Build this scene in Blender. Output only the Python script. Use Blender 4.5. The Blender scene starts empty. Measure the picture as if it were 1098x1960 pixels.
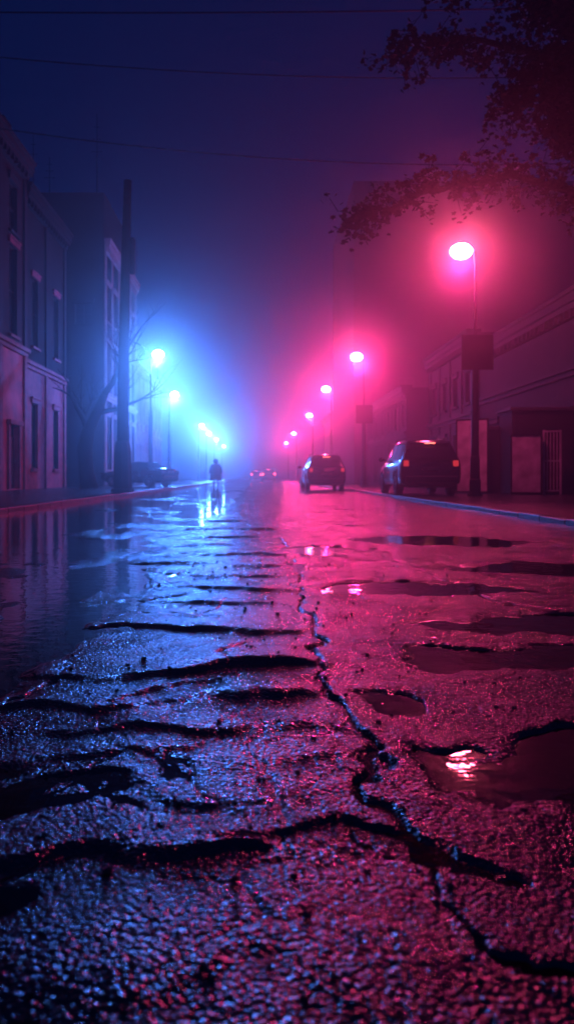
import bpy, bmesh, math, random
import numpy as np
from mathutils import Vector, Matrix
random.seed(7)
S=bpy.context.scene
COL=S.collection
S.view_settings.view_transform='Standard'
S.view_settings.look='None'

# ---------------------------------------------------------------- materials
def nmat(name, base=(.2,.2,.2), rough=.6, metal=0., var=.25, vscale=3., bump=0., bscale=20., spec=.5, emis=None, estr=0., coat=0.):
    m=bpy.data.materials.new(name); m.use_nodes=True
    nt=m.node_tree; b=nt.nodes['Principled BSDF']
    tc=nt.nodes.new('ShaderNodeTexCoord')
    n=nt.nodes.new('ShaderNodeTexNoise'); n.inputs['Scale'].default_value=vscale; n.inputs['Detail'].default_value=6
    nt.links.new(tc.outputs['Object'],n.inputs['Vector'])
    r=nt.nodes.new('ShaderNodeValToRGB')
    r.color_ramp.elements[0].position=.3; r.color_ramp.elements[1].position=.7
    r.color_ramp.elements[0].color=(*[c*(1-var) for c in base],1)
    r.color_ramp.elements[1].color=(*[min(1,c*(1+var)) for c in base],1)
    nt.links.new(n.outputs['Fac'],r.inputs['Fac'])
    nt.links.new(r.outputs['Color'],b.inputs['Base Color'])
    b.inputs['Roughness'].default_value=rough
    b.inputs['Metallic'].default_value=metal
    b.inputs['Specular IOR Level'].default_value=spec
    b.inputs['Coat Weight'].default_value=coat
    if bump>0:
        n2=nt.nodes.new('ShaderNodeTexNoise'); n2.inputs['Scale'].default_value=bscale; n2.inputs['Detail'].default_value=5
        nt.links.new(tc.outputs['Object'],n2.inputs['Vector'])
        bp=nt.nodes.new('ShaderNodeBump'); bp.inputs['Strength'].default_value=bump; bp.inputs['Distance'].default_value=.02
        nt.links.new(n2.outputs['Fac'],bp.inputs['Height']); nt.links.new(bp.outputs['Normal'],b.inputs['Normal'])
    if emis:
        b.inputs['Emission Color'].default_value=(*emis,1); b.inputs['Emission Strength'].default_value=estr
    return m

M={}
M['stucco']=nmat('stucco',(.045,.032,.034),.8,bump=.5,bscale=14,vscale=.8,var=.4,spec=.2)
M['lamplit_stucco']=nmat('pink_lamplit_stucco',(.55,.13,.18),.7,bump=.6,bscale=9,vscale=.9,var=.45,spec=.3)  # base colour carries the pink lamplight falling on the ground floor
M['lamplit_trim']=nmat('pink_lamplit_stone_trim',(.34,.08,.11),.65,bump=.3,bscale=20,var=.4,spec=.3)  # pink lamplight on the lower trim is put into this colour
M['stucco_dark']=nmat('stucco_dark',(.025,.023,.023),.85,bump=.5,bscale=10,vscale=.7,spec=.15,var=.4)
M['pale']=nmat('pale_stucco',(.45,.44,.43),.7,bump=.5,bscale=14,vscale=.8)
M['trim']=nmat('stone_trim',(.05,.036,.038),.75,bump=.3,bscale=25,spec=.2)
M['trim_dark']=nmat('dark_stone_trim',(.025,.025,.025),.8,bump=.3,bscale=25,spec=.15)
M['concrete']=nmat('concrete',(.03,.03,.03),.85,bump=.4,bscale=9,vscale=1.2,spec=.1)
M['glass']=nmat('window_glass',(.01,.012,.015),.3,var=.4,vscale=.7,spec=.3)
M['frame']=nmat('window_frame',(.04,.037,.035),.7)
M['door']=nmat('door_paint',(.04,.03,.025),.6,bump=.2)
M['roof']=nmat('roofing',(.04,.04,.04),.8)
M['metal_dark']=nmat('dark_metal',(.012,.012,.014),.6,metal=.0,spec=.25)
M['galv']=nmat('galvanised_steel',(.03,.03,.034),.6,metal=.2)
M['wood']=nmat('weathered_wood',(.015,.012,.011),.85,bump=.6,bscale=12,spec=.12)
M['bark']=nmat('bark',(.015,.012,.011),.85,bump=.8,bscale=18,spec=.15)
M['panel']=nmat('pale_sheet_panel',(.42,.42,.44),.4,var=.45,vscale=2.2,bump=.3,bscale=30)
M['sign']=nmat('sign_back',(.02,.017,.017),.75,spec=.15)
M['carpaint']=nmat('black_car_paint',(.006,.006,.008),.16,var=.1,coat=1.)
M['carpaint2']=nmat('grey_car_paint',(.03,.03,.04),.22,var=.1,coat=1.)
M['carglass']=nmat('car_glass',(.008,.008,.01),.05,var=.1)
M['rubber']=nmat('tyre_rubber',(.015,.015,.015),.7,bump=.3,bscale=60)
M['rim']=nmat('alloy_rim',(.35,.35,.37),.3,metal=.9)
M['plate']=nmat('number_plate',(.10,.10,.09),.4)
M['plastic']=nmat('black_plastic',(.015,.015,.015),.5)
M['tail']=nmat('tail_light_lens',(.12,.01,.01),.2,emis=(1.,.05,.06),estr=.6)
M['tail_hi']=nmat('brake_light_lens',(.4,.03,.02),.2,emis=(1.,.14,.10),estr=7.)
M['tail_far']=nmat('bright_tail_light',(.4,.03,.02),.2,emis=(1.,.06,.09),estr=30.)
M['skin']=nmat('skin',(.35,.2,.15),.5)
M['coat']=nmat('dark_coat',(.015,.015,.018),.85)
M['trouser']=nmat('dark_trousers',(.02,.02,.03),.85)

def leafmat():
    m=bpy.data.materials.new('leaf'); m.use_nodes=True; nt=m.node_tree; nt.nodes.clear()
    o=nt.nodes.new('ShaderNodeOutputMaterial')
    tc=nt.nodes.new('ShaderNodeTexCoord'); n=nt.nodes.new('ShaderNodeTexNoise'); n.inputs['Scale'].default_value=2.5
    nt.links.new(tc.outputs['Object'],n.inputs['Vector'])
    r=nt.nodes.new('ShaderNodeValToRGB'); r.color_ramp.elements[0].color=(.010,.014,.006,1); r.color_ramp.elements[1].color=(.030,.025,.011,1)
    nt.links.new(n.outputs['Fac'],r.inputs['Fac'])
    d=nt.nodes.new('ShaderNodeBsdfPrincipled'); d.inputs['Roughness'].default_value=.8; d.inputs['Specular IOR Level'].default_value=.05
    t=nt.nodes.new('ShaderNodeBsdfTranslucent'); mx=nt.nodes.new('ShaderNodeMixShader'); mx.inputs[0].default_value=.06
    nt.links.new(r.outputs['Color'],d.inputs['Base Color']); nt.links.new(r.outputs['Color'],t.inputs['Color'])
    nt.links.new(d.outputs[0],mx.inputs[1]); nt.links.new(t.outputs[0],mx.inputs[2]); nt.links.new(mx.outputs[0],o.inputs['Surface'])
    return m
M['leaf']=leafmat()

# ---------------------------------------------------------------- mesh helpers
class MB:
    def __init__(s): s.v=[]; s.f=[]; s.m=[]
    def add(s,vs,fs,mi=0):
        o=len(s.v); s.v+= [tuple(p) for p in vs]; s.f+=[tuple(i+o for i in f) for f in fs]; s.m+=[mi]*len(fs)
    def box(s,x0,x1,y0,y1,z0,z1,mi=0):
        s.add([(x0,y0,z0),(x1,y0,z0),(x1,y1,z0),(x0,y1,z0),(x0,y0,z1),(x1,y0,z1),(x1,y1,z1),(x0,y1,z1)],
              [(0,3,2,1),(4,5,6,7),(0,1,5,4),(1,2,6,5),(2,3,7,6),(3,0,4,7)],mi)
    def tube(s,pts,rs,n=8,mi=0,caps=True):
        pts=[Vector(p) for p in pts]; o=len(s.v); prev=None
        for i,p in enumerate(pts):
            if i==0: t=pts[1]-pts[0]
            elif i==len(pts)-1: t=pts[-1]-pts[-2]
            else: t=pts[i+1]-pts[i-1]
            t.normalize()
            if prev is None:
                a=t.orthogonal().normalized()
            else:
                a=(prev-t*prev.dot(t)); a=a.normalized() if a.length>1e-5 else t.orthogonal().normalized()
            prev=a; b=t.cross(a)
            for k in range(n):
                an=2*math.pi*k/n
                s.v.append(tuple(p+(a*math.cos(an)+b*math.sin(an))*rs[i]))
        for i in range(len(pts)-1):
            for k in range(n):
                k2=(k+1)%n
                s.f.append((o+i*n+k,o+i*n+k2,o+(i+1)*n+k2,o+(i+1)*n+k)); s.m.append(mi)
        if caps:
            s.f.append(tuple(o+k for k in reversed(range(n)))); s.m.append(mi)
            e=o+(len(pts)-1)*n
            s.f.append(tuple(e+k for k in range(n))); s.m.append(mi)
    def ell(s,c,r,nu=16,nv=10,mi=0,z0=-1.,z1=1.):
        vs=[];fs=[]
        for j in range(nv+1):
            zz=z0+(z1-z0)*j/nv
            ph=math.asin(max(-1,min(1,zz)))
            for i in range(nu):
                th=2*math.pi*i/nu
                vs.append((c[0]+r[0]*math.cos(ph)*math.cos(th),c[1]+r[1]*math.cos(ph)*math.sin(th),c[2]+r[2]*math.sin(ph)))
        for j in range(nv):
            for i in range(nu):
                fs.append((j*nu+i,j*nu+(i+1)%nu,(j+1)*nu+(i+1)%nu,(j+1)*nu+i))
        fs.append(tuple(reversed(range(nu)))); fs.append(tuple(nv*nu+i for i in range(nu)))
        s.add(vs,fs,mi)
    def mesh(s,name,mats,smooth=False,bevel=0):
        me=bpy.data.meshes.new(name); me.from_pydata(s.v,[],s.f)
        for m in mats: me.materials.append(m)
        me.polygons.foreach_set('material_index',s.m)
        if bevel:
            bm=bmesh.new(); bm.from_mesh(me); bmesh.ops.remove_doubles(bm,verts=bm.verts,dist=1e-5)
            bmesh.ops.bevel(bm,geom=bm.edges[:],offset=bevel,segments=2,affect='EDGES',profile=.5)
            bm.to_mesh(me); bm.free()
        if smooth: me.polygons.foreach_set('use_smooth',[True]*len(me.polygons))
        me.update(); return me

def put(name,me,parent=None,loc=(0,0,0),rot=(0,0,0)):
    o=bpy.data.objects.new(name,me); COL.objects.link(o); o.location=loc; o.rotation_euler=rot
    if parent: o.parent=parent
    return o
def meta(o,label,cat,group=None,kind=None):
    o['label']=label; o['category']=cat
    if group:o['group']=group
    if kind:o['kind']=kind
    return o
def thing(name,label,cat,loc,yaw=0,group=None):
    o=put(name,None,None,loc,(0,0,yaw)); o.empty_display_size=.3
    return meta(o,label,cat,group)
def clone(root,loc,yaw=None,label=None):
    def rec(o,par):
        c=o.copy(); COL.objects.link(c)
        if par: c.parent=par; c.matrix_parent_inverse=o.matrix_parent_inverse.copy()
        for ch in list(o.children): rec(ch,c)
        return c
    c=rec(root,None); c.location=loc
    if yaw is not None: c.rotation_euler=(0,0,yaw)
    if label: c['label']=label
    return c

# ---------------------------------------------------------------- numpy noise
def hsh(ix,iy,seed):
    n=(ix*374761393+iy*668265263+seed*974634577)&0xffffffff
    n=((n^(n>>13))*1274126177)&0xffffffff
    n=n^(n>>16)
    return (n&0xffffff)/float(0xffffff)
def vn(x,y,seed=0):
    xi=np.floor(x).astype(np.int64); yi=np.floor(y).astype(np.int64)
    fx=x-xi; fy=y-yi; fx=fx*fx*(3-2*fx); fy=fy*fy*(3-2*fy)
    a=hsh(xi,yi,seed);b=hsh(xi+1,yi,seed);c=hsh(xi,yi+1,seed);d=hsh(xi+1,yi+1,seed)
    return (a*(1-fx)+b*fx)*(1-fy)+(c*(1-fx)+d*fx)*fy
def fbm(x,y,seed=0,o=4):
    r=0;a=.5;t=0
    for i in range(o):
        r=r+a*vn(x*2**i,y*2**i,seed+i*7); t+=a; a*=.5
    return r/t
def ss(a,b,x):
    t=np.clip((x-a)/(b-a),0,1); return t*t*(3-2*t)
def voro(x,y,seed):
    xi=np.floor(x).astype(np.int64); yi=np.floor(y).astype(np.int64)
    f1=np.full(x.shape,9.); f2=np.full(x.shape,9.)
    for i in (-1,0,1):
        for j in (-1,0,1):
            px=xi+i+hsh(xi+i,yi+j,seed); py=yi+j+hsh(xi+i,yi+j,seed+11)
            d=np.hypot(px-x,py-y)
            f2=np.where(d<f1,f1,np.minimum(f2,d)); f1=np.minimum(f1,d)
    return f1,f2-f1
def dline(x,y,pts):
    D=np.full(x.shape,99.)
    for (ax,ay),(bx,by) in zip(pts[:-1],pts[1:]):
        vx,vy=bx-ax,by-ay; t=np.clip(((x-ax)*vx+(y-ay)*vy)/(vx*vx+vy*vy),0,1)
        D=np.minimum(D,np.hypot(x-ax-t*vx,y-ay-t*vy))
    return D

# ---------------------------------------------------------------- road
XL,XR=-4.8,4.27
def road_height(x,y):
    wx=x+.12*(fbm(x*2.2,y*1.6,3)-.5)*2+.06*(fbm(x*9,y*7,5,3)-.5)*2
    wy=y+.24*(fbm(x*1.6,y*1.1,9)-.5)*2+.08*(fbm(x*6,y*5,13,3)-.5)*2
    h=.008+.010*(fbm(x*.8,y*.35,21)-.5)*2+.011*(fbm(x*2.3,y*1.7,31,3)-.5)*2+.004*(fbm(x*9,y*8,41,4)-.5)*2
    lane=1-ss(-.90,-.72,wx+.06*np.sin(y*1.1))
    far=ss(2.0,2.8,y)
    isl=ss(.54,.68,fbm(wx*1.1,wy*.55,51))
    h=h-lane*far*(.030-.026*isl)
    cs=[0.2,0.95,1.37,1.60,1.83,2.08,2.34,2.72,3.50,4.28,4.85,5.5,6.15,6.9,7.9,9.0,10.4,12.2,15]
    amp=[.000,.004,.010,.011,.011,.012,.012,.018,.013,.011,.012,.011,.012,.012,.013,.012,.013,.012]
    msk=ss(-1.1,-.85,wx)*(1-ss(.05,.38,wx))
    slab=np.zeros_like(x)
    for k in range(len(cs)-1):
        t=(wy-cs[k])/(cs[k+1]-cs[k]); ins=(t>=0)&(t<1)
        edge=ss(0,.05,t*(cs[k+1]-cs[k]))
        slab=np.where(ins,amp[k]*edge*(1-np.clip(t,0,1))**1.2*(.2+1.5*vn(wx*2.3+k*7.3,wx*0+k,61)),slab)
    h=h+msk*(slab-.002)
    for cx,cy,rx,ry,dp in [(.98,3.0,.50,.30,.022),(.90,1.93,.55,.26,.026),(1.35,3.75,.6,.26,.020),(1.0,4.9,.7,.3,.018),
                           (-.45,1.66,.20,.07,.010),(.12,1.44,.26,.055,.010),(-.62,1.22,.28,.07,.012),(1.6,2.35,.4,.25,.016),(2.2,5.8,.9,.5,.018),
                           (.40,2.45,.08,.14,.01),(.7,7.4,.5,.45,.014),(-.35,2.45,.18,.10,.008),(-1.15,1.9,.4,.5,.014),(1.9,8.5,.9,.8,.014)]:
        q=((wx-cx)/rx)**2+((wy-cy)/ry)**2+1.6*(fbm(wx*5,wy*5,71)-.5)
        h=h-dp*(1-ss(.55,1.2,q))
    cr=[([(.2,9),(.3,6.5),(.25,4.5),(.22,3.2),(.24,2.51),(.26,2.03),(.24,1.79),(.255,1.57),(.276,1.37),(.30,1.21),(.345,1.144),(.45,1.12),(.9,1.13)],.011,.024),
        ([(1.05,7.0),(1.15,6.2),(1.22,5.2),(1.40,4.2),(1.9,3.9)],.020,.024),
        ([(-.05,3.3),(-.12,2.9),(-.10,2.5)],.008,.012),
        ([(-.7,2.7),(-.85,2.2),(-1.0,1.8)],.012,.016)]
    for pts,w,d in cr:
        D=dline(wx,wy,pts); w2=w*(.2+1.6*vn(x*6,y*6,81))
        h=h-d*(.3+.7*vn(x*3,y*3,83))*np.exp(-(D/w2)**2)
    f1,e=voro(wx*1.6,wy*1.2,91); h=h-.009*np.exp(-(e/.022)**2)*ss(.35,.55,fbm(x*.7,y*.6,93))
    f1,e=voro(wx*4.5,wy*3.6,95); h=h-.004*np.exp(-(e/.05)**2)*ss(.46,.6,fbm(x*1.2,y*1.1,97))
    near=1-ss(3.5,6.,y)
    h=h+near*.0006*(vn(x*85,y*85,101)-.5)*2
    fade=ss(14,30,y)
    h=h*(1-.35*fade)
    h=h-.02*ss(3.9,4.3,-x)+.010*ss(2.5,4.2,x)
    return np.maximum(h,-.07)
xs=list(np.arange(-1.3,1.301,.0055))
st=.0055; x=1.3
while x<XR:
    st*=1.05; x+=min(st,.08); xs.append(min(x,XR))
st=.0055; x=-1.3
while x>XL:
    st*=1.05; x-=min(st,.08); xs.insert(0,max(x,XL))
xs=np.array(xs)
ys=[-6.,-4,-2,-1,-.3,.1,.3,.45]; y=.55
while y<170: ys.append(y); y*=1.0060
ys=np.array(ys)
Xg,Yg=np.meshgrid(xs,ys)
Zg=road_height(Xg,Yg)
nr,nc=Xg.shape
vv=np.stack([Xg.ravel(),Yg.ravel(),Zg.ravel()],1)
idx=np.arange(nr*nc).reshape(nr,nc)
ff=np.stack([idx[:-1,:-1].ravel(),idx[:-1,1:].ravel(),idx[1:,1:].ravel(),idx[1:,:-1].ravel()],1)
me=bpy.data.meshes.new('road')
me.vertices.add(len(vv)); me.vertices.foreach_set('co',vv.ravel())
me.loops.add(ff.size); me.loops.foreach_set('vertex_index',ff.ravel().astype(np.int32))
me.polygons.add(len(ff)); me.polygons.foreach_set('loop_start',np.arange(0,ff.size,4,dtype=np.int32))
me.polygons.foreach_set('use_smooth',np.ones(len(ff),dtype=bool))
me.update(calc_edges=True)

def asphalt():
    m=bpy.data.materials.new('wet_asphalt'); m.use_nodes=True; nt=m.node_tree; b=nt.nodes['Principled BSDF']; L=nt.links.new
    tc=nt.nodes.new('ShaderNodeTexCoord')
    def noise(sc,det=4,rg=.6):
        n=nt.nodes.new('ShaderNodeTexNoise'); n.inputs['Scale'].default_value=sc; n.inputs['Detail'].default_value=det; n.inputs['Roughness'].default_value=rg
        L(tc.outputs['Object'],n.inputs['Vector']); return n
    def vor(sc):
        n=nt.nodes.new('ShaderNodeTexVoronoi'); n.feature='SMOOTH_F1'; n.inputs['Smoothness'].default_value=.3; n.inputs['Scale'].default_value=sc; L(tc.outputs['Object'],n.inputs['Vector']); return n
    n1=noise(2.5,6)
    r=nt.nodes.new('ShaderNodeValToRGB'); r.color_ramp.elements[0].color=(.006,.006,.007,1); r.color_ramp.elements[1].color=(.024,.023,.024,1)
    L(n1.outputs['Fac'],r.inputs['Fac']); L(r.outputs['Color'],b.inputs['Base Color'])
    n2=noise(3.3,5)
    mr=nt.nodes.new('ShaderNodeMapRange'); mr.inputs['From Min'].default_value=.38; mr.inputs['From Max'].default_value=.62
    mr.inputs['To Min'].default_value=.09; mr.inputs['To Max'].default_value=.22
    L(n2.outputs['Fac'],mr.inputs['Value']); L(mr.outputs[0],b.inputs['Roughness'])
    v=vor(92); v2=vor(200); n3=noise(22,4,.6)
    n4=noise(1.7,4); mg=nt.nodes.new('ShaderNodeMapRange'); mg.inputs['From Min'].default_value=.38; mg.inputs['From Max'].default_value=.62
    mg.inputs['To Min'].default_value=.5; mg.inputs['To Max'].default_value=1.
    L(n4.outputs['Fac'],mg.inputs['Value'])
    b1=nt.nodes.new('ShaderNodeBump'); b1.inputs['Distance'].default_value=.0068; b1.invert=True; L(mg.outputs[0],b1.inputs['Strength'])
    L(v.outputs['Distance'],b1.inputs['Height'])
    b2=nt.nodes.new('ShaderNodeBump'); b2.inputs['Strength'].default_value=.6; b2.inputs['Distance'].default_value=.002; b2.invert=True
    L(v2.outputs['Distance'],b2.inputs['Height']); L(b1.outputs['Normal'],b2.inputs['Normal'])
    b3=nt.nodes.new('ShaderNodeBump'); b3.inputs['Strength'].default_value=.35; b3.inputs['Distance'].default_value=.01
    L(n3.outputs['Fac'],b3.inputs['Height']); L(b2.outputs['Normal'],b3.inputs['Normal'])
    L(b3.outputs['Normal'],b.inputs['Normal'])
    b.inputs['IOR'].default_value=1.85
    return m
AS=asphalt()
me.materials.append(AS)
road=meta(put('road',me),'cracked wet asphalt road with puddles and broken slabs','road',kind='structure')

# loose gravel broken out of the surface
rg=random.Random(3); mb=MB()
for i in range(420):
    y=math.exp(rg.uniform(math.log(.95),math.log(7))); x=rg.gauss(.05,.55) if rg.random()<.6 else rg.uniform(-1.6,2.2)
    z=float(road_height(np.array([[x]]),np.array([[y]]))[0,0])
    if z<-.004: continue
    s=rg.uniform(.002,.005)*(1+.15*y) if rg.random()<.97 else rg.uniform(.007,.010)
    R=Matrix.Rotation(rg.uniform(0,6),3,'Z'); vs=[]
    for (a,b_,c) in ((-1,-.8,-.6),(.9,-1,-.6),(1.1,.8,-.6),(-.9,1,-.6),(-.6,-.5,.6),(.7,-.6,.5),(.5,.6,.7),(-.7,.5,.5)):
        p=R@Vector((a*rg.uniform(.7,1.2),b_*rg.uniform(.7,1.2),c*rg.uniform(.6,1.)))*s; vs.append((x+p.x,y+p.y,z+s*.45+p.z))
    mb.add(vs,[(0,3,2,1),(4,5,6,7),(0,1,5,4),(1,2,6,5),(2,3,7,6),(3,0,4,7)])
meta(put('gravel',mb.mesh('gravel',[M['carpaint2']])),'loose wet grit and asphalt crumbs on the road','gravel',kind='stuff')

def watermat():
    m=bpy.data.materials.new('puddle_water'); m.use_nodes=True; nt=m.node_tree; b=nt.nodes['Principled BSDF']; L=nt.links.new
    b.inputs['Base Color'].default_value=(.002,.002,.003,1); b.inputs['Roughness'].default_value=.05; b.inputs['IOR'].default_value=1.33
    tc=nt.nodes.new('ShaderNodeTexCoord'); n=nt.nodes.new('ShaderNodeTexNoise'); n.inputs['Scale'].default_value=9; n.inputs['Detail'].default_value=3
    L(tc.outputs['Object'],n.inputs['Vector']); bp=nt.nodes.new('ShaderNodeBump'); bp.inputs['Strength'].default_value=.25; bp.inputs['Distance'].default_value=.01
    L(n.outputs['Fac'],bp.inputs['Height']); L(bp.outputs['Normal'],b.inputs['Normal'])
    return m
mb=MB(); mb.add([(XL,-6,0),(XR,-6,0),(XR,165,0),(XL,165,0)],[(0,1,2,3)])
meta(put('puddle',mb.mesh('puddle',[watermat()])),'shallow still rainwater lying in the road hollows','puddle',kind='structure')

# ground + pavements + kerbs
mb=MB(); mb.add([(-600,-60,-.14),(600,-60,-.14),(600,1200,-.14),(-600,1200,-.14)],[(0,1,2,3)])
meta(put('ground',mb.mesh('ground',[nmat('ground_soil',(.05,.05,.05),.6,bump=.5,bscale=3)])),'dark damp ground around the street','ground',kind='structure')
def paving():
    m=nmat('wet_paving',(.04,.038,.038),.24,bump=0,vscale=1.5); nt=m.node_tree; b=nt.nodes['Principled BSDF']; L=nt.links.new
    tc=nt.nodes.new('ShaderNodeTexCoord'); br=nt.nodes.new('ShaderNodeTexBrick'); br.inputs['Scale'].default_value=1.; br.inputs['Mortar Size'].default_value=.012
    br.inputs['Brick Width'].default_value=.9; br.inputs['Row Height'].default_value=.6
    L(tc.outputs['Object'],br.inputs['Vector'])
    n=nt.nodes.new('ShaderNodeTexNoise'); n.inputs['Scale'].default_value=30; n.inputs['Detail'].default_value=5; L(tc.outputs['Object'],n.inputs['Vector'])
    b1=nt.nodes.new('ShaderNodeBump'); b1.inputs['Strength'].default_value=.8; b1.inputs['Distance'].default_value=.01; b1.invert=True; L(br.outputs['Fac'],b1.inputs['Height'])
    b2=nt.nodes.new('ShaderNodeBump'); b2.inputs['Strength'].default_value=1.; b2.inputs['Distance'].default_value=.02; L(n.outputs['Fac'],b2.inputs['Height']); L(b1.outputs['Normal'],b2.inputs['Normal'])
    L(b2.outputs['Normal'],b.inputs['Normal']); return m
pv=paving()
KZ=.10
for nm,x0,x1 in (('left',XL-.16,-40),('right',XR+.16,40)):
    a,bb=min(x0,x1),max(x0,x1)
    mb=MB(); mb.box(a,bb,-10,200,-.13,KZ-.006)
    meta(put('pavement',mb.mesh('pavement',[pv])),'wet slab pavement beside the road','pavement',kind='structure')
kst=nmat('kerb_stone',(.09,.085,.085),.3,bump=.6,bscale=25,vscale=4)
for x0,sg in ((XL,-1),(XR,1)):
    mb=MB(); y=-6.
    while y<165:
        L_=1.0 if y<60 else 4.0
        a,bb=sorted((x0,x0+sg*.158)); dz=random.uniform(-.006,.006); dx=random.uniform(-.006,.006)
        mb.box(a+dx,bb,y+.006,y+L_-.006,-.12,KZ+dz); y+=L_
    meta(put('kerb',mb.mesh('kerb',[kst],bevel=.012)),'wet stone kerb along the road edge','kerb',kind='structure')

# ---------------------------------------------------------------- buildings
_win={}
def window_parts(parent,u,z,w,h,tr,rec=.2):
    key=(round(w,2),round(h,2),rec,tr.name)
    if key not in _win:
        p=MB(); p.add([(-w/2,rec,-h/2),(w/2,rec,-h/2),(w/2,rec,h/2),(-w/2,rec,h/2)],[(0,1,2,3)])
        f=MB(); t=.07; y0,y1=rec-.07,rec-.012
        f.box(-w/2+.002,-w/2+t,y0,y1,-h/2+.002,h/2-.002); f.box(w/2-t,w/2-.002,y0,y1,-h/2+.002,h/2-.002)
        f.box(-w/2+t,w/2-t,y0,y1,-h/2+.002,-h/2+t); f.box(-w/2+t,w/2-t,y0,y1,h/2-t,h/2-.002)
        f.box(-w/2+t,w/2-t,y0-.004,y1,-.03,.03); f.box(-.025,.025,y0+.01,y1+.003,-h/2+t,-.03); f.box(-.025,.025,y0+.01,y1+.003,.03,h/2-t)
        s=MB(); s.box(-w/2-.12,w/2+.12,-.14,.0-.003,-h/2-.13,-h/2-.002)
        hd=MB(); hd.box(-w/2-.15,w/2+.15,-.10,-.003,h/2+.002,h/2+.22); hd.box(-w/2-.2,w/2+.2,-.15,-.003,h/2+.223,h/2+.3)
        _win[key]=(p.mesh('window',[M['glass']]),f.mesh('frame',[M['frame']]),s.mesh('sill',[tr]),hd.mesh('lintel',[tr]))
    a,b,c,d=_win[key]
    wo=put('window',a,parent,(u,0,z)); put('frame',b,wo); put('sill',c,wo); put('lintel',d,wo)
def building(name,label,cat,loc,yaw,W,D,H,wall,floors,bays,ww=1.1,door=None,cornice=True,bands=(),pil=True,tr=None,low=None,group='buildings along the foggy street'):
    tr=tr or M['trim']
    e=thing(name,label,cat,loc,yaw,group)
    bw=W/bays; ops=[]
    for (zc,h) in floors:
        for b in range(bays):
            u=-W/2+bw*(b+.5)
            if door is not None and (zc,h)==floors[0] and b in door:
                ops.append((u-.65,u+.65,.05,2.9,'door'))
            else: ops.append((u-ww/2,u+ww/2,zc-h/2,zc+h/2,'win'))
    us=sorted(set([-W/2,W/2]+[o[0] for o in ops]+[o[1] for o in ops])); zs=sorted(set([-.1,H]+[o[2] for o in ops]+[o[3] for o in ops]+list(bands)))
    mb=MB()
    for i in range(len(us)-1):
        for j in range(len(zs)-1):
            cu=(us[i]+us[i+1])/2; cz=(zs[j]+zs[j+1])/2
            if any(o[0]<cu<o[1] and o[2]<cz<o[3] for o in ops): continue
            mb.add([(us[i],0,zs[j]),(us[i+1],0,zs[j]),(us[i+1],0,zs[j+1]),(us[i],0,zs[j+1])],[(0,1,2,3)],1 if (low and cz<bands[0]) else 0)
    R=.25
    for o in ops:
        a,b,c,d=o[:4]
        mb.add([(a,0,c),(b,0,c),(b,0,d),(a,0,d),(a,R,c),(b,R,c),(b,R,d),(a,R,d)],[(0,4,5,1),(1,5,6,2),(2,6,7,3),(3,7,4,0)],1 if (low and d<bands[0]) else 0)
    mb.add([(-W/2,0,-.1),(-W/2,D,-.1),(-W/2,D,H),(-W/2,0,H),(W/2,0,-.1),(W/2,D,-.1),(W/2,D,H),(W/2,0,H)],[(0,3,2,1),(4,5,6,7),(1,2,6,5)])
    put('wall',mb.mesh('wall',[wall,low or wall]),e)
    mb=MB(); mb.box(-W/2+.01,W/2-.01,.31,D-.01,H-.25,H-.02); put('roof',mb.mesh('roof',[M['roof']]),e)
    tl=M['lamplit_trim'] if low else tr
    for o in ops:
        u=(o[0]+o[1])/2; z=(o[2]+o[3])/2
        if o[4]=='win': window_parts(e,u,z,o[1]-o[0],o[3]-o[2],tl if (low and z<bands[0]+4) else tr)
        else:
            d=MB(); w=.65; d.box(-w+.004,w-.004,.16,.22,-1.42,.9); 
            for (a,b,c,dd) in ((-.5,-.08,-1.2,-.3),(.08,.5,-1.2,-.3),(-.5,-.08,-.1,.75),(.08,.5,-.1,.75)): d.box(a,b,.13,.159,c,dd)
            do=put('door',d.mesh('door',[M['door']]),e,(u,0,z))
            fr=MB(); fr.add([(-w,.2,.95),(w,.2,.95),(w,.2,1.42),(-w,.2,1.42)],[(0,1,2,3)]); put('fanlight',fr.mesh('fanlight',[M['glass']]),do)
            hn=MB(); hn.tube([(.5,.13,-.25),(.5,.07,-.25),(.5,.07,-.1),(.5,.13,-.1)],[.015]*4,6); put('handle',hn.mesh('handle',[M['rim']]),do)
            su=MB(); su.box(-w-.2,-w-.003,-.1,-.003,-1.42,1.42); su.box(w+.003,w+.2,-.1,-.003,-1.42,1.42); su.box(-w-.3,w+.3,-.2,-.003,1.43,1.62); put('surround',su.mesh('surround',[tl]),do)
    if cornice:
        c=MB(); c.box(-W/2-.02,W/2+.02,-.16,-.003,H-.75,H-.5); c.box(-W/2-.05,W/2+.05,-.32,-.003,H-.497,H-.3); c.box(-W/2-.1,W/2+.1,-.48,.3,H-.297+.3,H+.16); c.box(-W/2-.07,W/2+.07,-.40,-.003,H-.297,H-.003)
        u=-W/2+.3
        while u<W/2-.2: c.box(u,u+.14,-.30,-.163,H-.74,H-.5); u+=.5
        put('cornice',c.mesh('cornice',[tr]),e)
    for k,zb in enumerate(bands):
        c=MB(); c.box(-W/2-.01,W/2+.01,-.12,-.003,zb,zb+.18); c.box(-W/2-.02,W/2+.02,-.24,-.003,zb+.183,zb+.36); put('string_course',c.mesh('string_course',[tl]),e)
    if pil:
        for b in range(bays+1):
            u=-W/2+bw*b; u=min(max(u,-W/2+.22),W/2-.22)
            c=MB(); zl=0
            for zb in list(bands)+[H-.755]:
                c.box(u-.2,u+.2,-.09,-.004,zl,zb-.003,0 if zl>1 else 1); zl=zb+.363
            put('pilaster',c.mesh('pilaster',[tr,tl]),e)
    return e
td=M['trim_dark']
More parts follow.
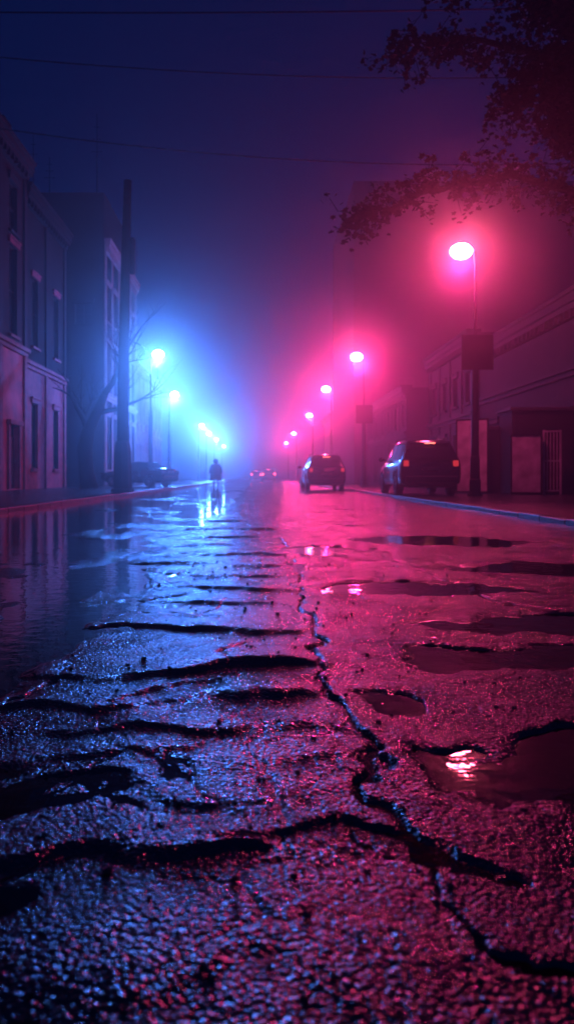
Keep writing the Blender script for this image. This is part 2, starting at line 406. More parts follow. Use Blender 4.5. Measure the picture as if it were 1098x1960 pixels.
A=building('terraced_building','stone building with tall windows, pink lamplight below and shade above painted into its walls','building',(-11,29.4,KZ),math.pi/2,15,12,15.2,M['stucco'],[(2.6,3.2),(8.9,4.0),(12.6,2.2)],4,1.15,door=[3,1],bands=(6.2,),low=M['lamplit_stucco'])  # wall colours paint lamplight below the band and shade above it
for (u,w,z) in ((-6,1.3,2.4),(1.2,1.6,2.0),(5.8,.9,1.1),(7.0,.5,.7)):
    c=MB(); c.box(u-w/2,u+w/2,.4,1.6,15.3,15.3+z); c.box(u-w/2-.1,u+w/2+.1,.3,1.7,15.3+z+.003,15.3+z+.2)
    for k in (-.25,.25): c.tube([(u+k*w,1,15.5+z),(u+k*w,1,15.5+z+.5)],[.13,.11],10)
    put('chimney',c.mesh('chimney',[M['stucco_dark']]),A)
B=building('terraced_building','dark rendered building with moulded string course and narrow windows','building',(-11.15,40.9,KZ),math.pi/2,8,12,14.3,M['stucco_dark'],[(2.6,3.2),(8.7,3.4)],2,1.1,door=[],bands=(5.8,),tr=td,low=M['lamplit_trim'])  # ground floor colour holds the same painted pink lamplight
C=building('tower_block','tall plain flat roofed block rising above the terrace','building',(-20.9,54.9,KZ),0,20,14,20.5,M['concrete'],[(12,1.5)],7,1.2,cornice=False,pil=False,tr=td)
for (u,h) in ((4.2,5.5),(5.4,3.8),(3.1,3.0),(8.9,7.)):
    c=MB(); c.tube([(u,3,20.4),(u,3,20.4+h)],[.05,.02],6)
    for k in range(3): c.tube([(u-.4+.1*k,3,20.4+h*(.6+.13*k)),(u+.4-.1*k,3,20.4+h*(.6+.13*k))],[.02,.02],5)
    put('antenna',c.mesh('antenna',[M['metal_dark']]),C)
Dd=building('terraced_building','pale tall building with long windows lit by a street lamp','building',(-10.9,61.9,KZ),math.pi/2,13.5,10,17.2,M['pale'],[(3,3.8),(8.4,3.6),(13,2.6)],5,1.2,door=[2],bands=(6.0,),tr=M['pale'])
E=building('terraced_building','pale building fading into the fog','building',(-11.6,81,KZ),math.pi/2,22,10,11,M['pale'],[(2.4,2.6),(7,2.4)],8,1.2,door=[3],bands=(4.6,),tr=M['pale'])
R1=building('shop_building','low dark plain commercial building with a flat roof','building',(11.2,31,KZ),-math.pi/2,18,12,7.0,M['stucco_dark'],[(2.0,2.2)],4,1.8,door=[2],bands=(4.2,),pil=False,tr=td)
R2=building('tower_block','huge dark slab block looming behind the fog','building',(25.4,70,KZ),0,34,20,27,M['concrete'],[(3+2.9*i,1.3) for i in range(3)],11,1.5,cornice=False,pil=False,tr=td)
R3=building('terraced_building','low terrace with evenly spaced windows in mist','building',(9.6,60,KZ),-math.pi/2,18,8,6.4,M['stucco_dark'],[(1.9,1.7),(4.7,1.5)],6,1.0,door=[1,4],bands=(3.2,),tr=td)
R4=building('terraced_building','plain two storey building behind the parked car','building',(11.0,45.4,KZ),-math.pi/2,10.5,10,8.0,M['stucco_dark'],[(2.0,1.8),(5.3,1.6)],4,1.1,door=[1],bands=(3.6,),tr=td)
R5=building('terraced_building','terrace fading into the fog','building',(9.9,106,KZ),-math.pi/2,30,10,9,M['stucco'],[(2,1.8),(5.5,1.6)],8,1.1,door=[2],bands=(3.8,),pil=False)

g='yard hoardings and walls beside the pavement'
def shed(name,label,x0,x1,y0,y1,h,mat,cap=True):
    e=thing(name,label,'shed',((x0+x1)/2,y0,KZ),0,g)
    w=x1-x0; d=y1-y0
    mb=MB(); mb.box(-w/2,w/2,0,d,0,h); put('wall',mb.mesh('wall',[mat],bevel=.015),e)
    c=MB(); c.box(-w/2-.08,w/2+.08,-.08,d+.08,h+.003,h+.1); put('roof',c.mesh('roof',[M['roof']],bevel=.01),e)
    k=MB(); k.box(-w/2+.1,-w/2+.16,-.03,-.003,.1,h-.1); k.box(w/2-.16,w/2-.1,-.03,-.003,.1,h-.1); k.box(-w/2+.16,w/2-.16,-.03,-.003,h*.5,h*.5+.06); put('batten',k.mesh('batten',[M['metal_dark']]),e)
    return e
shed('shed','dark flat roofed shed beside the pavement',8.15,9.3,28.2,31,2.3,M['stucco_dark'])
shed('shed','dark block store with a flat concrete cap',8.55,11.1,26.6,28.0,2.85,M['stucco_dark'])
def hoarding(label,x,y,yaw,w,h):
    e=thing('hoarding_panel',label,'fence panel',(x,y,KZ),yaw,g)
    mb=MB(); mb.box(-w/2+.05,w/2-.05,-.02,.02,.08,h-.05); put('sheet',mb.mesh('sheet',[M['panel']]),e)
    f=MB(); f.box(-w/2,-w/2+.05,-.04,.04,0,h); f.box(w/2-.05,w/2,-.04,.04,0,h); f.box(-w/2+.05,w/2-.05,-.035,.035,h-.05,h-.002); f.box(-w/2+.05,w/2-.05,-.035,.035,.03,.078); put('frame',f.mesh('frame',[M['metal_dark']]),e)
    return e
hoarding('tall pale sheet metal hoarding panel beside the shed',7.55,27.9,math.radians(-30),1.15,2.65)
hoarding('pale stained sheet panel in front of the block store',8.85,26.1,math.radians(-14),1.0,2.0)
e=thing('metal_gate','narrow steel gate with vertical bars','gate',(9.72,26.1,KZ),math.radians(-4),g)
f=MB(); f.box(-.3,-.24,-.03,.03,0,2.15); f.box(.24,.3,-.03,.03,0,2.15); f.box(-.24,.24,-.025,.025,2.08,2.13); f.box(-.24,.24,-.025,.025,.1,.15); f.box(-.24,.24,-.025,.025,1.1,1.14)
put('frame',f.mesh('frame',[M['panel']]),e)
f=MB()
for k in range(4): f.tube([(-.16+.107*k,0,.15),(-.16+.107*k,0,2.08)],[.018,.018],6)
put('bars',f.mesh('bars',[M['panel']]),e)

# ---------------------------------------------------------------- street lamps
def lampmat(name,c,s):
    return nmat(name,(.6,.6,.6),.3,emis=c,estr=s)
def lens_light(name,col,power):
    l=bpy.data.lights.new(name,'POINT'); l.color=col; l.energy=power; l.shadow_soft_size=.16; return l
PINK=(1.,.015,.27); BLUE=(.05,.20,1.)
def make_lamp(label,loc,yaw,glow,light,arm=.38,Hh=7.55):
    e=thing('street_lamp',label,'street lamp',loc,yaw,'street lamps along the kerb')
    p=MB(); p.tube([(0,0,0),(0,0,.5),(0,0,.52),(0,0,1.2),(0,0,1.25),(0,0,4),(0,0,4.6),(0,0,Hh+.05)],[.17,.17,.15,.14,.12,.11,.055,.03],12)
    p.tube([(0,0,0),(0,0,.06)],[.24,.24],12)
    put('pole',p.mesh('pole',[M['galv']],smooth=False),e)
    a=MB(); a.tube([(0,0,Hh-.25),(-arm*.2,0,Hh+.15),(-arm*.6,0,Hh+.34),(-arm-.05,0,Hh+.36)],[.025]*4,8); put('arm',a.mesh('arm',[M['galv']],smooth=True),e)
    h=MB(); h.ell((-arm-.05,0,Hh+.28),(.16,.14,.10),18,8,z0=0); put('lamp_head',h.mesh('lamp_head',[M['galv']],smooth=True),e)
    b=MB(); b.ell((-arm-.05,0,Hh+.06),(.34,.28,.24),22,14); put('lamp_lens',b.mesh('lamp_lens',[glow],smooth=True),e)
    lo=put('lamp_light',light,e,(-arm-.05,0,Hh-.36))
    return e
gp=lampmat('pink_lamp_glow',(1.,.10,.18),240); gb=lampmat('blue_lamp_glow',(.10,.36,1.),260)
LP=lens_light('pink_lamp_light',PINK,650); LB=lens_light('blue_lamp_light',BLUE,3200)
LPf=lens_light('far_pink_lamp_light',PINK,1700); LBf=lens_light('far_blue_lamp_light',BLUE,7500)
lp='slim steel street lamp with glowing pink head'; lb='slim steel street lamp with glowing blue head'
def setl(c,l):
    for ch in c.children:
        if ch.type=='LIGHT': ch.data=l
pl=make_lamp('steel street lamp with glowing pink head and a sign',(6.69,24.4,KZ),0,gp,LP)
for (x,y) in ((6.1,46),(5.75,63),(6.1,90),(6.0,128),(6.0,165)): setl(clone(pl,(x,y,KZ),label=lp),LPf)
bl=make_lamp(lb,(-6.25,45,KZ),math.pi,gb,LB)
for (x,y) in ((-7.7,67),(-8.4,108),(-8.7,128),(-8.7,150),(-8.7,180)): setl(clone(bl,(x,y,KZ)),LBf)

def sign(loc,label):
    e=thing('road_sign',label,'road sign',loc,0,'signs on lamp poles')
    b=MB(); b.box(-.48,.48,-.16,-.13,-.05,1.03); put('board',b.mesh('board',[M['sign']],bevel=.012),e)
    r=MB(); r.box(-.44,.44,-.128,-.105,.2,.26); r.box(-.44,.44,-.128,-.105,.76,.82); put('rail',r.mesh('rail',[M['galv']]),e)
    c=MB(); c.tube([(0,0,.19),(0,0,.27)],[.12,.12],12); c.tube([(0,0,.75),(0,0,.83)],[.12,.12],12); put('clamp',c.mesh('clamp',[M['galv']]),e)
    f=MB(); f.box(-.49,-.46,-.172,-.162,-.05,1.03); f.box(.46,.49,-.172,-.162,-.05,1.03); f.box(-.46,.46,-.172,-.162,1.0,1.03); f.box(-.46,.46,-.172,-.162,-.05,-.02)
    put('rim',f.mesh('rim',[M['metal_dark']]),e)
    return e
s1=sign((6.72,24.4,4.05),'dark square sign board clamped to the lamp pole')
clone(s1,(6.1,46,3.85))

# ---------------------------------------------------------------- utility pole & wires
e=thing('utility_pole','tall dark wooden utility pole with a thick base casing','utility pole',(-5.28,30.2,KZ))
p=MB(); p.tube([(0,0,0),(.02,0,4),(.1,0,8),(.2,0,12.0)],[.23,.21,.185,.15],12); put('shaft',p.mesh('shaft',[M['wood']],smooth=True),e)
p=MB(); p.tube([(0,0,0),(0,0,.12),(0,0,.14),(0,0,1.55),(0,0,1.9),(0,0,1.98)],[.44,.44,.36,.33,.28,.23],8); put('base_casing',p.mesh('base_casing',[M['metal_dark']]),e)
p=MB(); p.tube([(.38,0,8.4),(.38,0,8.45),(.38,0,9.7),(.38,0,9.8)],[.08,.12,.12,.07],12); p.box(.1,.3,-.03,.03,8.7,8.76); p.box(.1,.3,-.03,.03,9.5,9.56); put('transformer',p.mesh('transformer',[M['metal_dark']]),e)
p=MB(); 
for z in (11.6,11.1): p.tube([(.17,-.25,z),(.17,-.3,z+.01)],[.05,.04],8); p.box(.13,.2,-.28,.0,z-.03,z+.03)
put('insulator',p.mesh('insulator',[M['metal_dark']]),e)
def wire(a,b,sag,r=.018):
    m=MB(); n=24; a=Vector(a); b=Vector(b); o=(a+b)/2
    m.tube([a+(b-a)*(i/n)-Vector((0,0,sag*4*(i/n)*(1-i/n)))-o for i in range(n+1)],[r]*(n+1),6)
    w=put('overhead_wire',m.mesh('overhead_wire',[M['metal_dark']]),None,o)
    meta(w,'thin black cable slung across the street','wire','cables strung over the street')
wire((-11.4,25,14.4),(13,27,14.6),.5)
wire((-11.2,32,15.0),(14,34,14.3),.6,.024)
wire((-11,20,12.6),(12,20,12.8),.15)

# ---------------------------------------------------------------- trees
def grow(mb,p,d,L,r,depth,rnd,tips,up=.1,n=7):
    k=max(3,int(L/.35)); pts=[p.copy()]; rs=[r]; q=p.copy(); dd=d.copy()
    for i in range(k):
        dd=(dd+Vector((rnd.uniform(-.22,.22),rnd.uniform(-.22,.22),rnd.uniform(-.16,.2)+up*.2))).normalized()
        q=q+dd*(L/k); pts.append(q.copy()); rs.append(r*(1-.6*(i+1)/k))
    mb.tube(pts,rs,n if depth<2 else 5)
    if depth>=4 or r<.006: tips.append(pts); return
    nb=3 if depth<1 else rnd.choice((2,3,3))
    for b in range(nb):
        i=rnd.randint(max(1,k//3),k); 
        dr=Vector((rnd.uniform(-1,1),rnd.uniform(-1,1),rnd.uniform(-.3,.8))).normalized()
        nd=(dd*.6+dr*.75).normalized()
        grow(mb,pts[i],nd,L*rnd.uniform(.55,.8),rs[i]*.62,depth+1,rnd,tips,up,n)
    grow(mb,pts[-1],dd,L*.7,rs[-1]*.8,depth+1,rnd,tips,up,n)
rnd=random.Random(5)
e=thing('bare_tree','leafless tree with crooked trunk beside the terrace','tree',(-8.9,41,KZ),0)
t=MB(); t.tube([(0,0,-.1),(-.15,0,.8),(-.25,0,2),(-.1,.1,2.9),(.35,.1,3.9),(.8,0,4.9)],[.46,.40,.37,.35,.26,.19],10); put('trunk',t.mesh('trunk',[M['bark']],smooth=True),e)
br=MB(); tp=[]
grow(br,Vector((.8,0,4.9)),Vector((.55,0,.8)).normalized(),2.5,.18,0,rnd,tp)
grow(br,Vector((-.1,.1,2.9)),Vector((-.3,.3,1)).normalized(),2.6,.18,0,rnd,tp)
grow(br,Vector((.35,.1,3.9)),Vector((.9,.2,.35)).normalized(),2.2,.16,0,rnd,tp)
put('crown',br.mesh('crown',[M['bark']]),e)

rnd=random.Random(11)
T0=Vector((8.2,15.5,KZ))
e=thing('leafy_tree','broad leafy tree with long boughs hanging over the road','tree',T0,0)
t=MB(); t.tube([(0,0,-.1),(0,0,.5),(-.1,0,2),(-.15,.05,3.6),(-.3,0,5)],[.45,.34,.30,.28,.24],12); put('trunk',t.mesh('trunk',[M['bark']],smooth=True),e)
br=MB(); lv=MB()
def leaf(p,s,rnd):
    R=Matrix.Rotation(rnd.uniform(0,6.28),3,'Z')@Matrix.Rotation(rnd.uniform(-1.2,1.2),3,'X')@Matrix.Rotation(rnd.uniform(-1.,1.),3,'Y')
    sh=[(0,0),(.32,.12),(.50,.02),(.42,.38),(.55,.62),(.22,.62),(0,1.0),(-.22,.62),(-.55,.62),(-.42,.38),(-.50,.02),(-.32,.12)]
    vs=[p+R@Vector((x*s,y*s,(-.15*abs(x))*s)) for x,y in sh]
    lv.add(vs,[tuple(range(12))])
def bough(pts,r0,dens,spread):
    pts=[Vector(p)-T0 for p in pts]
    P=[]
    for a,b in zip(pts[:-1],pts[1:]):
        for i in range(4): P.append(a.lerp(b,i/4)+Vector((rnd.uniform(-.05,.05),rnd.uniform(-.05,.05),rnd.uniform(-.06,.06))))
    P.append(pts[-1]); n=len(P)
    br.tube(P,[r0*(1-.88*i/(n-1)) for i in range(n)],7)
    for i in range(int(n*.25),n):
        f=i/(n-1)
        for k in range(dens):
            base=P[i].lerp(P[i-1],rnd.random()); d=Vector((rnd.uniform(-1,.6),rnd.uniform(-1,1),rnd.uniform(-.55,.75))).normalized()
            L=spread*rnd.uniform(.4,1.)*(1.15-.6*f); q=base.copy(); tw=[q.copy()]
            for s in range(5):
                d=(d+Vector((rnd.uniform(-.3,.3),rnd.uniform(-.3,.3),rnd.uniform(-.3,.15)))).normalized(); q=q+d*L/5; tw.append(q.copy())
            br.tube(tw,[.012*(1-.15*s) for s in range(6)],4)
            for s in range(1,6):
                for _ in range(rnd.randint(1,4)):
                    leaf(tw[s]+Vector((rnd.gauss(0,.06),rnd.gauss(0,.06),rnd.gauss(0,.06))),rnd.uniform(.07,.14),rnd)
                if s>=3 and rnd.random()<.6:
                    d2=(d+Vector((rnd.uniform(-1,1),rnd.uniform(-1,1),rnd.uniform(-1,.6)))).normalized(); z=tw[s]+d2*.28
                    br.tube([tw[s],z],[.008,.005],4)
                    for _ in range(5): leaf(z+Vector((rnd.gauss(0,.07),rnd.gauss(0,.07),rnd.gauss(0,.07))),rnd.uniform(.07,.13),rnd)
bough([(7.9,15.5,4.9),(6.6,15,6.0),(5.0,14.6,6.3),(3.6,14.3,6.05),(2.4,14.1,5.6),(1.6,14,5.3)],.10,4,.8)
bough([(7.9,15.5,5.0),(6.8,15,7.2),(5.5,14.5,8.3),(4.2,14.2,8.6),(3.0,14.1,8.5),(2.3,14,8.2)],.11,4,.9)
bough([(7.9,15.5,5.0),(7.2,14.4,6.8),(6.2,13.6,7.6),(5.0,13.2,7.5),(3.9,13,7.0)],.11,5,.9)
bough([(7.9,15.5,5.0),(7.0,15,8.0),(6.0,14.6,9.5),(4.6,14.3,9.9),(3.2,14.2,9.6)],.11,6,1.)
bough([(7.9,15.5,5.0),(7.0,14.8,6.0),(6.2,14.2,6.9),(5.2,14,6.9)],.10,7,.9)
bough([(7.9,15.5,5.0),(7.3,15.8,8.0),(6.5,15.8,10),(5.6,15.6,11.2)],.10,7,1.)
bough([(7.9,15.5,5.0),(7.2,15.8,7.0),(6.2,15.8,8.2),(5.0,15.5,8.0)],.10,8,1.1)
bough([(7.9,15.5,5.0),(7.4,14.8,7.4),(6.8,14.2,8.6),(5.7,13.9,9.2),(4.6,13.7,9.1)],.10,8,1.1)
bough([(7.9,15.5,5.0),(7.3,15.2,6.4),(6.7,15.0,7.2),(6.0,14.8,7.5)],.10,9,1.1)
bough([(7.9,15.5,5.0),(7.4,14.6,6.2),(6.9,14.0,6.8),(6.1,13.6,6.6)],.08,9,1.0)
bough([(7.9,15.5,5.0),(7.5,15.2,7.5),(6.9,14.9,9.2),(6.2,14.6,10.3)],.08,9,1.2)
bough([(7.9,15.5,5.0),(7.3,15.0,7.0),(6.5,14.5,8.0),(5.6,14.2,8.6)],.08,9,1.2)
bough([(7.9,15.5,5.0),(8.8,16.2,8.0),(9.6,16.8,10),(10,17,11.5)],.10,5,1.)
put('branch',br.mesh('branch',[M['bark']]),e); put('crown',lv.mesh('crown',[M['leaf']]),e)

# ---------------------------------------------------------------- cars
def ring(y0,y1,zb,zbelt,zt,w,wr):
    P=[(0,zb,0),(w*.8,zb,0),(w*.965,zb+.09,0),(w,zb+.28,0),(w*.995,zbelt-.16,.0),(w*.955,zbelt,0.),(wr,zt-.085,1),(wr*.93,zt-.03,1),(wr*.6,zt-.003,1),(0,zt+.006,1)]
    R=[(x,(y0 if t==0 else y1),z) for x,z,t in P]; Lf=[(-x,y,z) for x,y,z in R[1:-1]]
    return R+Lf[::-1]
def build_car(name,label,loc,yaw,st,Ltot,wheels,paint,win,tail,rearwin,group):
    e=thing(name,label,'car',loc,yaw,group)
    rs=[ring(*s) for s in st]; n=len(rs[0]); mb=MB(); vs=[p for r in rs for p in r]; fs=[]
    for i in range(len(rs)-1):
        for k in range(n): fs.append((i*n+k,(i+1)*n+k,(i+1)*n+(k+1)%n,i*n+(k+1)%n))
    fs.append(tuple(range(n))); fs.append(tuple((len(rs)-1)*n+k for k in reversed(range(n))))
    mb.add(vs,fs); me=mb.mesh('body',[paint],smooth=False)
    bm=bmesh.new(); bm.from_mesh(me); bmesh.ops.recalc_face_normals(bm,faces=bm.faces)
    bm.to_mesh(me); bm.free()
    tmp=put('tmp',me); cuts=[]
    R=wheels[2]
    for wy in wheels[:2]:
        c=MB(); c.tube([(-1.2,wy,R),(1.2,wy,R)],[R+.05,R+.05],24); co=put('cut',c.mesh('cut',[M['plastic']])); cuts.append(co)
        md=tmp.modifiers.new('b','BOOLEAN'); md.object=co; md.operation='DIFFERENCE'; md.solver='EXACT'
    bv=tmp.modifiers.new('bev','BEVEL'); bv.width=.02; bv.segments=2; bv.limit_method='ANGLE'; bv.angle_limit=math.radians(25)
    dg=bpy.context.evaluated_depsgraph_get(); dg.update(); m2=bpy.data.meshes.new_from_object(tmp.evaluated_get(dg)); m2.name='body'
    if len(m2.polygons)<40: m2=me.copy()
    m2.polygons.foreach_set('use_smooth',[True]*len(m2.polygons))
    try: m2.set_sharp_from_angle(angle=math.radians(35))
    except Exception: pass
    for o in cuts+[tmp]: bpy.data.objects.remove(o)
    body=put('body',m2,e)
    W=st[3][5]
    u=MB()
    u.box(-W+.28,W-.28,.25,Ltot-.3,.26,.72); put('underbody',u.mesh('underbody',[M['plastic']]),e)
    for (i,j,a,b) in win:
        for sg in (1,-1):
            def P(s,t,off=.006):
                s0,s1=st[i],st[j]
                lo=[s0[q]*(1-s)+s1[q]*s for q in range(7)]
                x=lo[5]*.955*(1-t)+lo[6]*t; y=lo[0]*(1-t)+lo[1]*t; z=lo[3]*(1-t)+(lo[4]-.085)*t
                return (sg*(x+off),y,z+off*.3)
            m=MB(); q=[P(a,.06),P(b,.06),P(b,.93),P(a,.93)]; q2=[P(a,.06,-.02),P(b,.06,-.02),P(b,.93,-.02),P(a,.93,-.02)]
            m.add(q+q2,[(0,1,2,3),(7,6,5,4),(0,4,5,1),(1,5,6,2),(2,6,7,3),(3,7,4,0)])
            put('side_window',m.mesh('side_window',[M['carglass']]),e)
    s0=st[0]; 
    def RB(u_,t,off=.008):
        w=s0[5]*.955*(1-t)+s0[6]*t; y=s0[0]*(1-t)+s0[1]*t; z=s0[3]*(1-t)+(s0[4]-.03)*t
        return (u_*w,y-off,z)
    if rearwin:
        m=MB(); m.add([RB(-.86,.08),RB(.86,.08),RB(.84,.82),RB(-.84,.82)],[(0,1,2,3)]); put('rear_window',m.mesh('rear_window',[M['carglass']]),e)
        sp=MB(); y1=s0[1]; z=s0[4]; w=s0[6]; sp.add([(-w*.9,y1-.13,z-.02),(w*.9,y1-.13,z-.02),(w*.9,y1+.1,z+.03),(-w*.9,y1+.1,z+.03),(-w*.9,y1-.13,z-.055),(w*.9,y1-.13,z-.055),(w*.9,y1+.1,z-.02),(-w*.9,y1+.1,z-.02)],[(0,1,2,3),(7,6,5,4),(0,4,5,1),(1,5,6,2),(2,6,7,3),(3,7,4,0)])
        put('spoiler',sp.mesh('spoiler',[paint]),e)
        bl_=MB(); bl_.box(-.16,.16,y1-.142,y1-.132,z-.05,z-.025); put('brake_light',bl_.mesh('brake_light',[M['tail_hi'] if tail is M['tail'] else tail]),e)
    w=s0[5]; zb=s0[3]
    for sg in (1,-1):
        t=MB(); x0,x1=sorted((sg*(w*.80),sg*(w*.985))); t.box(x0,x1,-.03,.16,zb-.20,zb-.02); put('tail_light',t.mesh('tail_light',[tail],bevel=.015),e)
        mr=MB(); yy=wheels[1]-.75; mr.ell((sg*(W+.12),yy,zb+.06),(.11,.06,.08),12,8); mr.box(*sorted((sg*(W-.06),sg*(W+.05))),yy-.02,yy+.02,zb+.02,zb+.05); put('wing_mirror',mr.mesh('wing_mirror',[paint],smooth=True),e)
        hl=MB(); x0,x1=sorted((sg*(W*.55),sg*(W*.88))); hl.box(x0,x1,Ltot-.12,Ltot+.01,.68,.82); put('headlight',hl.mesh('headlight',[M['carglass']],bevel=.02),e)
    bp=MB(); bp.box(-w*.93,w*.93,-.07,.1,.42,.62); put('bumper',bp.mesh('bumper',[M['plastic']],bevel=.03),e)
    pb=MB(); pb.box(-.26,.26,-.022,-.008,.78,.90); put('number_plate',pb.mesh('number_plate',[M['plate']]),e)
    for sg in (1,-1):
        rr=MB(); wr=st[2][6]; y0=st[2][1]+.1; y1=st[-4][1]-.15 if len(st)>6 else 2.5
        z=st[2][4]; rr.tube([(sg*wr*.88,y0,z-.01),(sg*wr*.88,y0+.1,z+.045),(sg*wr*.88,y1-.1,z+.045),(sg*wr*.88,y1,z-.01)],[.015]*4,6)
        if rearwin: put('roof_rail',rr.mesh('roof_rail',[M['plastic']]),e)
    tm=MB(); prof=[(-.11,R*.62),(-.115,R*.8),(-.10,R*.96),(-.07,R),(.07,R),(.10,R*.96),(.115,R*.8),(.11,R*.62)]
    tm.tube([(a,0,0) for a,b in prof],[b for a,b in prof],28); tmesh=tm.mesh('tyre',[M['rubber']],smooth=True)
    rm=MB(); rm.tube([(.105,0,0),(.118,0,0)],[R*.22,R*.18],12)
    for k in range(7):
        a=2*math.pi*k/7; rm.tube([(.112,math.cos(a)*R*.1,math.sin(a)*R*.1),(.118,math.cos(a)*R*.62,math.sin(a)*R*.62)],[.03,.022],5)
    for k in range(24):
        a=2*math.pi*k/24; a2=2*math.pi*(k+1)/24; rm.tube([(.118,math.cos(a)*R*.64,math.sin(a)*R*.64),(.118,math.cos(a2)*R*.64,math.sin(a2)*R*.64)],[.016,.016],4,caps=False)
    rmesh=rm.mesh('rim',[M['rim']])
    for wy in wheels[:2]:
        for sg in (1,-1):
            wh=put('wheel',None,e,(sg*(W-.12),wy,R),(0,0,0 if sg>0 else math.pi)); wh.empty_display_size=.2
            put('tyre',tmesh,wh); put('rim',rmesh,wh)
    return e
gc='cars in the foggy street'
suv=[(0,.30,.40,1.12,1.68,.86,.66),(.05,.36,.32,1.12,1.74,.93,.68),(.5,.75,.27,1.10,1.78,.94,.70),(1.5,1.5,.25,1.08,1.79,.95,.71),(2.5,2.35,.25,1.06,1.76,.95,.70),(3.15,2.75,.25,1.05,1.66,.95,.68),
     (3.35,3.5,.25,1.02,1.08,.94,.84),(4.3,4.3,.28,.92,.97,.92,.80),(4.62,4.6,.36,.76,.82,.82,.72)]
c1=build_car('parked_car','dark suv parked on the pavement edge with dim red tail lights',(5.28,24.2,KZ-.004),0,suv,4.65,(.95,3.7,.37),M['carpaint'],[(1,2,.35,.95),(2,3,.05,.95),(3,4,.05,.97),(4,5,.05,.75)],M['tail'],True,gc)
c2=clone(c1,(3.25,38.0,0.005),yaw=math.radians(2),label='dark suv standing on the wet road in mist')
hatch=[(0,.12,.42,.92,1.0,.80,.62),(.06,.15,.32,.93,1.04,.86,.68),(.55,.75,.25,.93,1.10,.87,.66),(.75,1.25,.24,.93,1.42,.87,.60),(1.9,1.9,.24,.92,1.46,.88,.61),(2.8,2.4,.24,.91,1.42,.88,.60),(3.15,3.3,.25,.88,.95,.87,.74),(4.0,4.0,.28,.80,.86,.84,.7),(4.35,4.3,.36,.66,.72,.74,.6)]
c3=build_car('parked_car','low grey saloon car parked at an angle on the pavement',(-5.0,44.0,KZ),math.radians(62),hatch,4.35,(.85,3.45,.32),M['carpaint2'],[(3,4,.1,.96),(4,5,.04,.9)],M['plastic'],False,gc)
def farcar(loc,label):
    c=clone(c1,loc,label=label)
    for ch in c.children:
        if ch.name.startswith('tail_light') or ch.name.startswith('brake_light'):
            ch.data=ch.data.copy(); ch.data.materials[0]=M['tail_far']
    return c
farcar((1.2,105,0.005),'distant car driving away with bright red tail lights')
farcar((-.6,130,0.005),'distant car lost in fog with bright red tail lights')

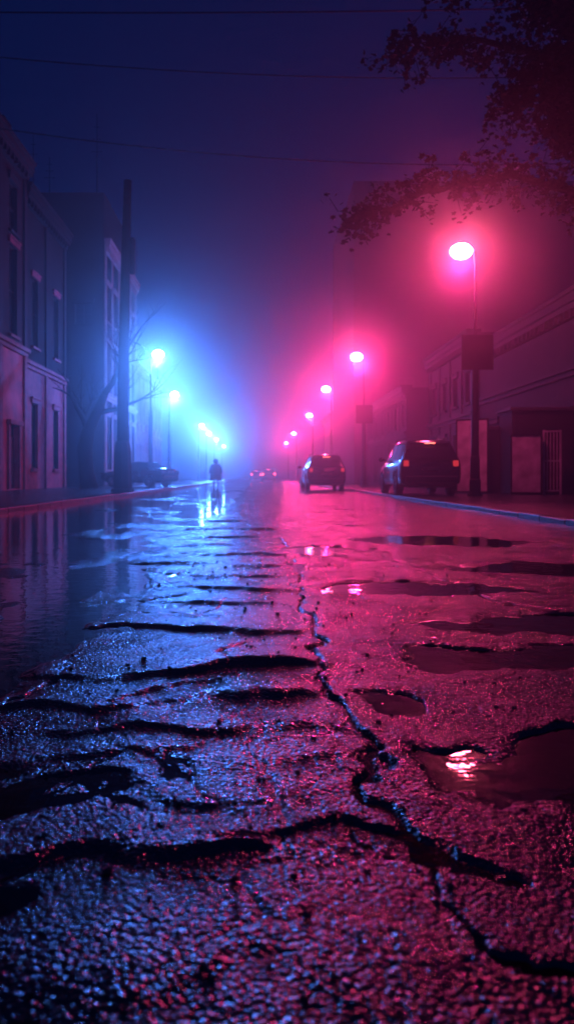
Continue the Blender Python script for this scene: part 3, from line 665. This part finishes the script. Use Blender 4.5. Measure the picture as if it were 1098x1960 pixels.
# ---------------------------------------------------------------- person
def person(loc,yaw):
    J={'pel':(0,0,.95,.15,.11),'sp':(0,.01,1.15,.15,.11),'ch':(0,.02,1.36,.18,.12),'nk':(0,.02,1.5,.06,.06),'hd':(0,0,1.62,.085,.1),'tp':(0,0,1.72,.07,.08),
       'lh':(-.1,0,.9,.1,.1),'lk':(-.11,-.10,.5,.065,.07),'la':(-.11,.10,.1,.045,.045),'lt':(-.11,-.06,.04,.045,.035),
       'rh':(.1,0,.9,.1,.1),'rk':(.11,-.04,.5,.065,.07),'ra':(.11,-.05,.09,.045,.045),'rt':(.12,-.22,.04,.045,.035),
       'ls':(-.2,.02,1.42,.07,.07),'le':(-.26,.08,1.14,.05,.05),'lw':(-.27,.0,.9,.035,.035),'lf':(-.27,-.04,.8,.04,.025),
       'rs':(.2,.02,1.42,.07,.07),'re':(.26,.06,1.14,.05,.05),'rw':(.27,-.04,.9,.035,.035),'rf':(.27,-.09,.8,.04,.025)}
    E=[('pel','sp'),('sp','ch'),('ch','nk'),('nk','hd'),('hd','tp'),('pel','lh'),('lh','lk'),('lk','la'),('la','lt'),('pel','rh'),('rh','rk'),('rk','ra'),('ra','rt'),('ch','ls'),('ls','le'),('le','lw'),('lw','lf'),('ch','rs'),('rs','re'),('re','rw'),('rw','rf')]
    ks=list(J); me=bpy.data.meshes.new('p'); me.from_pydata([J[k][:3] for k in ks],[(ks.index(a),ks.index(b)) for a,b in E],[])
    o=put('p',me); sk=o.modifiers.new('s','SKIN'); 
    for i,k in enumerate(ks): me.skin_vertices[0].data[i].radius=J[k][3:5]; me.skin_vertices[0].data[i].use_root=(k=='pel')
    sb=o.modifiers.new('u','SUBSURF'); sb.levels=2; sb.render_levels=2
    dg=bpy.context.evaluated_depsgraph_get(); dg.update(); m2=bpy.data.meshes.new_from_object(o.evaluated_get(dg)); bpy.data.objects.remove(o)
    m2.materials.clear(); m2.materials.append(M['trouser']); m2.materials.append(M['skin'])
    for p in m2.polygons:
        p.use_smooth=True; z=p.center.z; p.material_index=1 if (z>1.5 or (abs(p.center.x)>.22 and z<.93)) else 0
    e=thing('person','person in a long dark hooded coat walking along the road','person',loc,yaw)
    put('body',m2,e)
    c=MB(); c.tube([(0,0,.42),(0,0,.44),(0,0,.9),(0,.01,1.15),(0,.02,1.38),(0,.02,1.47),(0,.02,1.52)],[.38,.37,.33,.30,.29,.19,.08],16)
    put('coat',c.mesh('coat',[M['coat']],smooth=True),e)
    for s in (-1,1):
        a=MB(); a.tube([(s*.16,.02,1.42),(s*.22,.03,1.38),(s*.32,.07,1.14),(s*.33,-.02,.9)],[.08,.10,.09,.08],10); put('sleeve',a.mesh('sleeve',[M['coat']],smooth=True),e)
    h=MB(); h.ell((0,.03,1.66),(.16,.17,.17),14,10); put('hood',h.mesh('hood',[M['coat']],smooth=True),e)
    return e
person((-2.8,50,.01),math.radians(180))

# ---------------------------------------------------------------- world: night sky + fog
w=bpy.data.worlds.new('World'); S.world=w; w.use_nodes=True; nt=w.node_tree; nt.nodes.clear()
o=nt.nodes.new('ShaderNodeOutputWorld'); bg=nt.nodes.new('ShaderNodeBackground'); bg.inputs[0].default_value=(.002,.006,.03,1); bg.inputs[1].default_value=1
v=nt.nodes.new('ShaderNodeVolumePrincipled')
v.inputs['Color'].default_value=(.95,.95,.95,1); v.inputs['Density'].default_value=.0084; v.inputs['Anisotropy'].default_value=.93
v.inputs['Emission Color'].default_value=(.0,.11,1,1); v.inputs['Emission Strength'].default_value=.00018
nt.links.new(bg.outputs[0],o.inputs['Surface']); nt.links.new(v.outputs[0],o.inputs['Volume'])

# ---------------------------------------------------------------- camera
cam=bpy.data.cameras.new('Camera'); co=bpy.data.objects.new('Camera',cam); COL.objects.link(co)
co.location=(0,0,.7); co.rotation_euler=(math.pi/2,0,0)
cam.sensor_fit='VERTICAL'; cam.sensor_height=36; cam.lens=27.55
cam.shift_x=52/1960; cam.shift_y=-68/1960
cam.clip_start=.05; cam.clip_end=3000
cam.dof.use_dof=True; cam.dof.focus_distance=3.6; cam.dof.aperture_fstop=3.0
S.camera=co
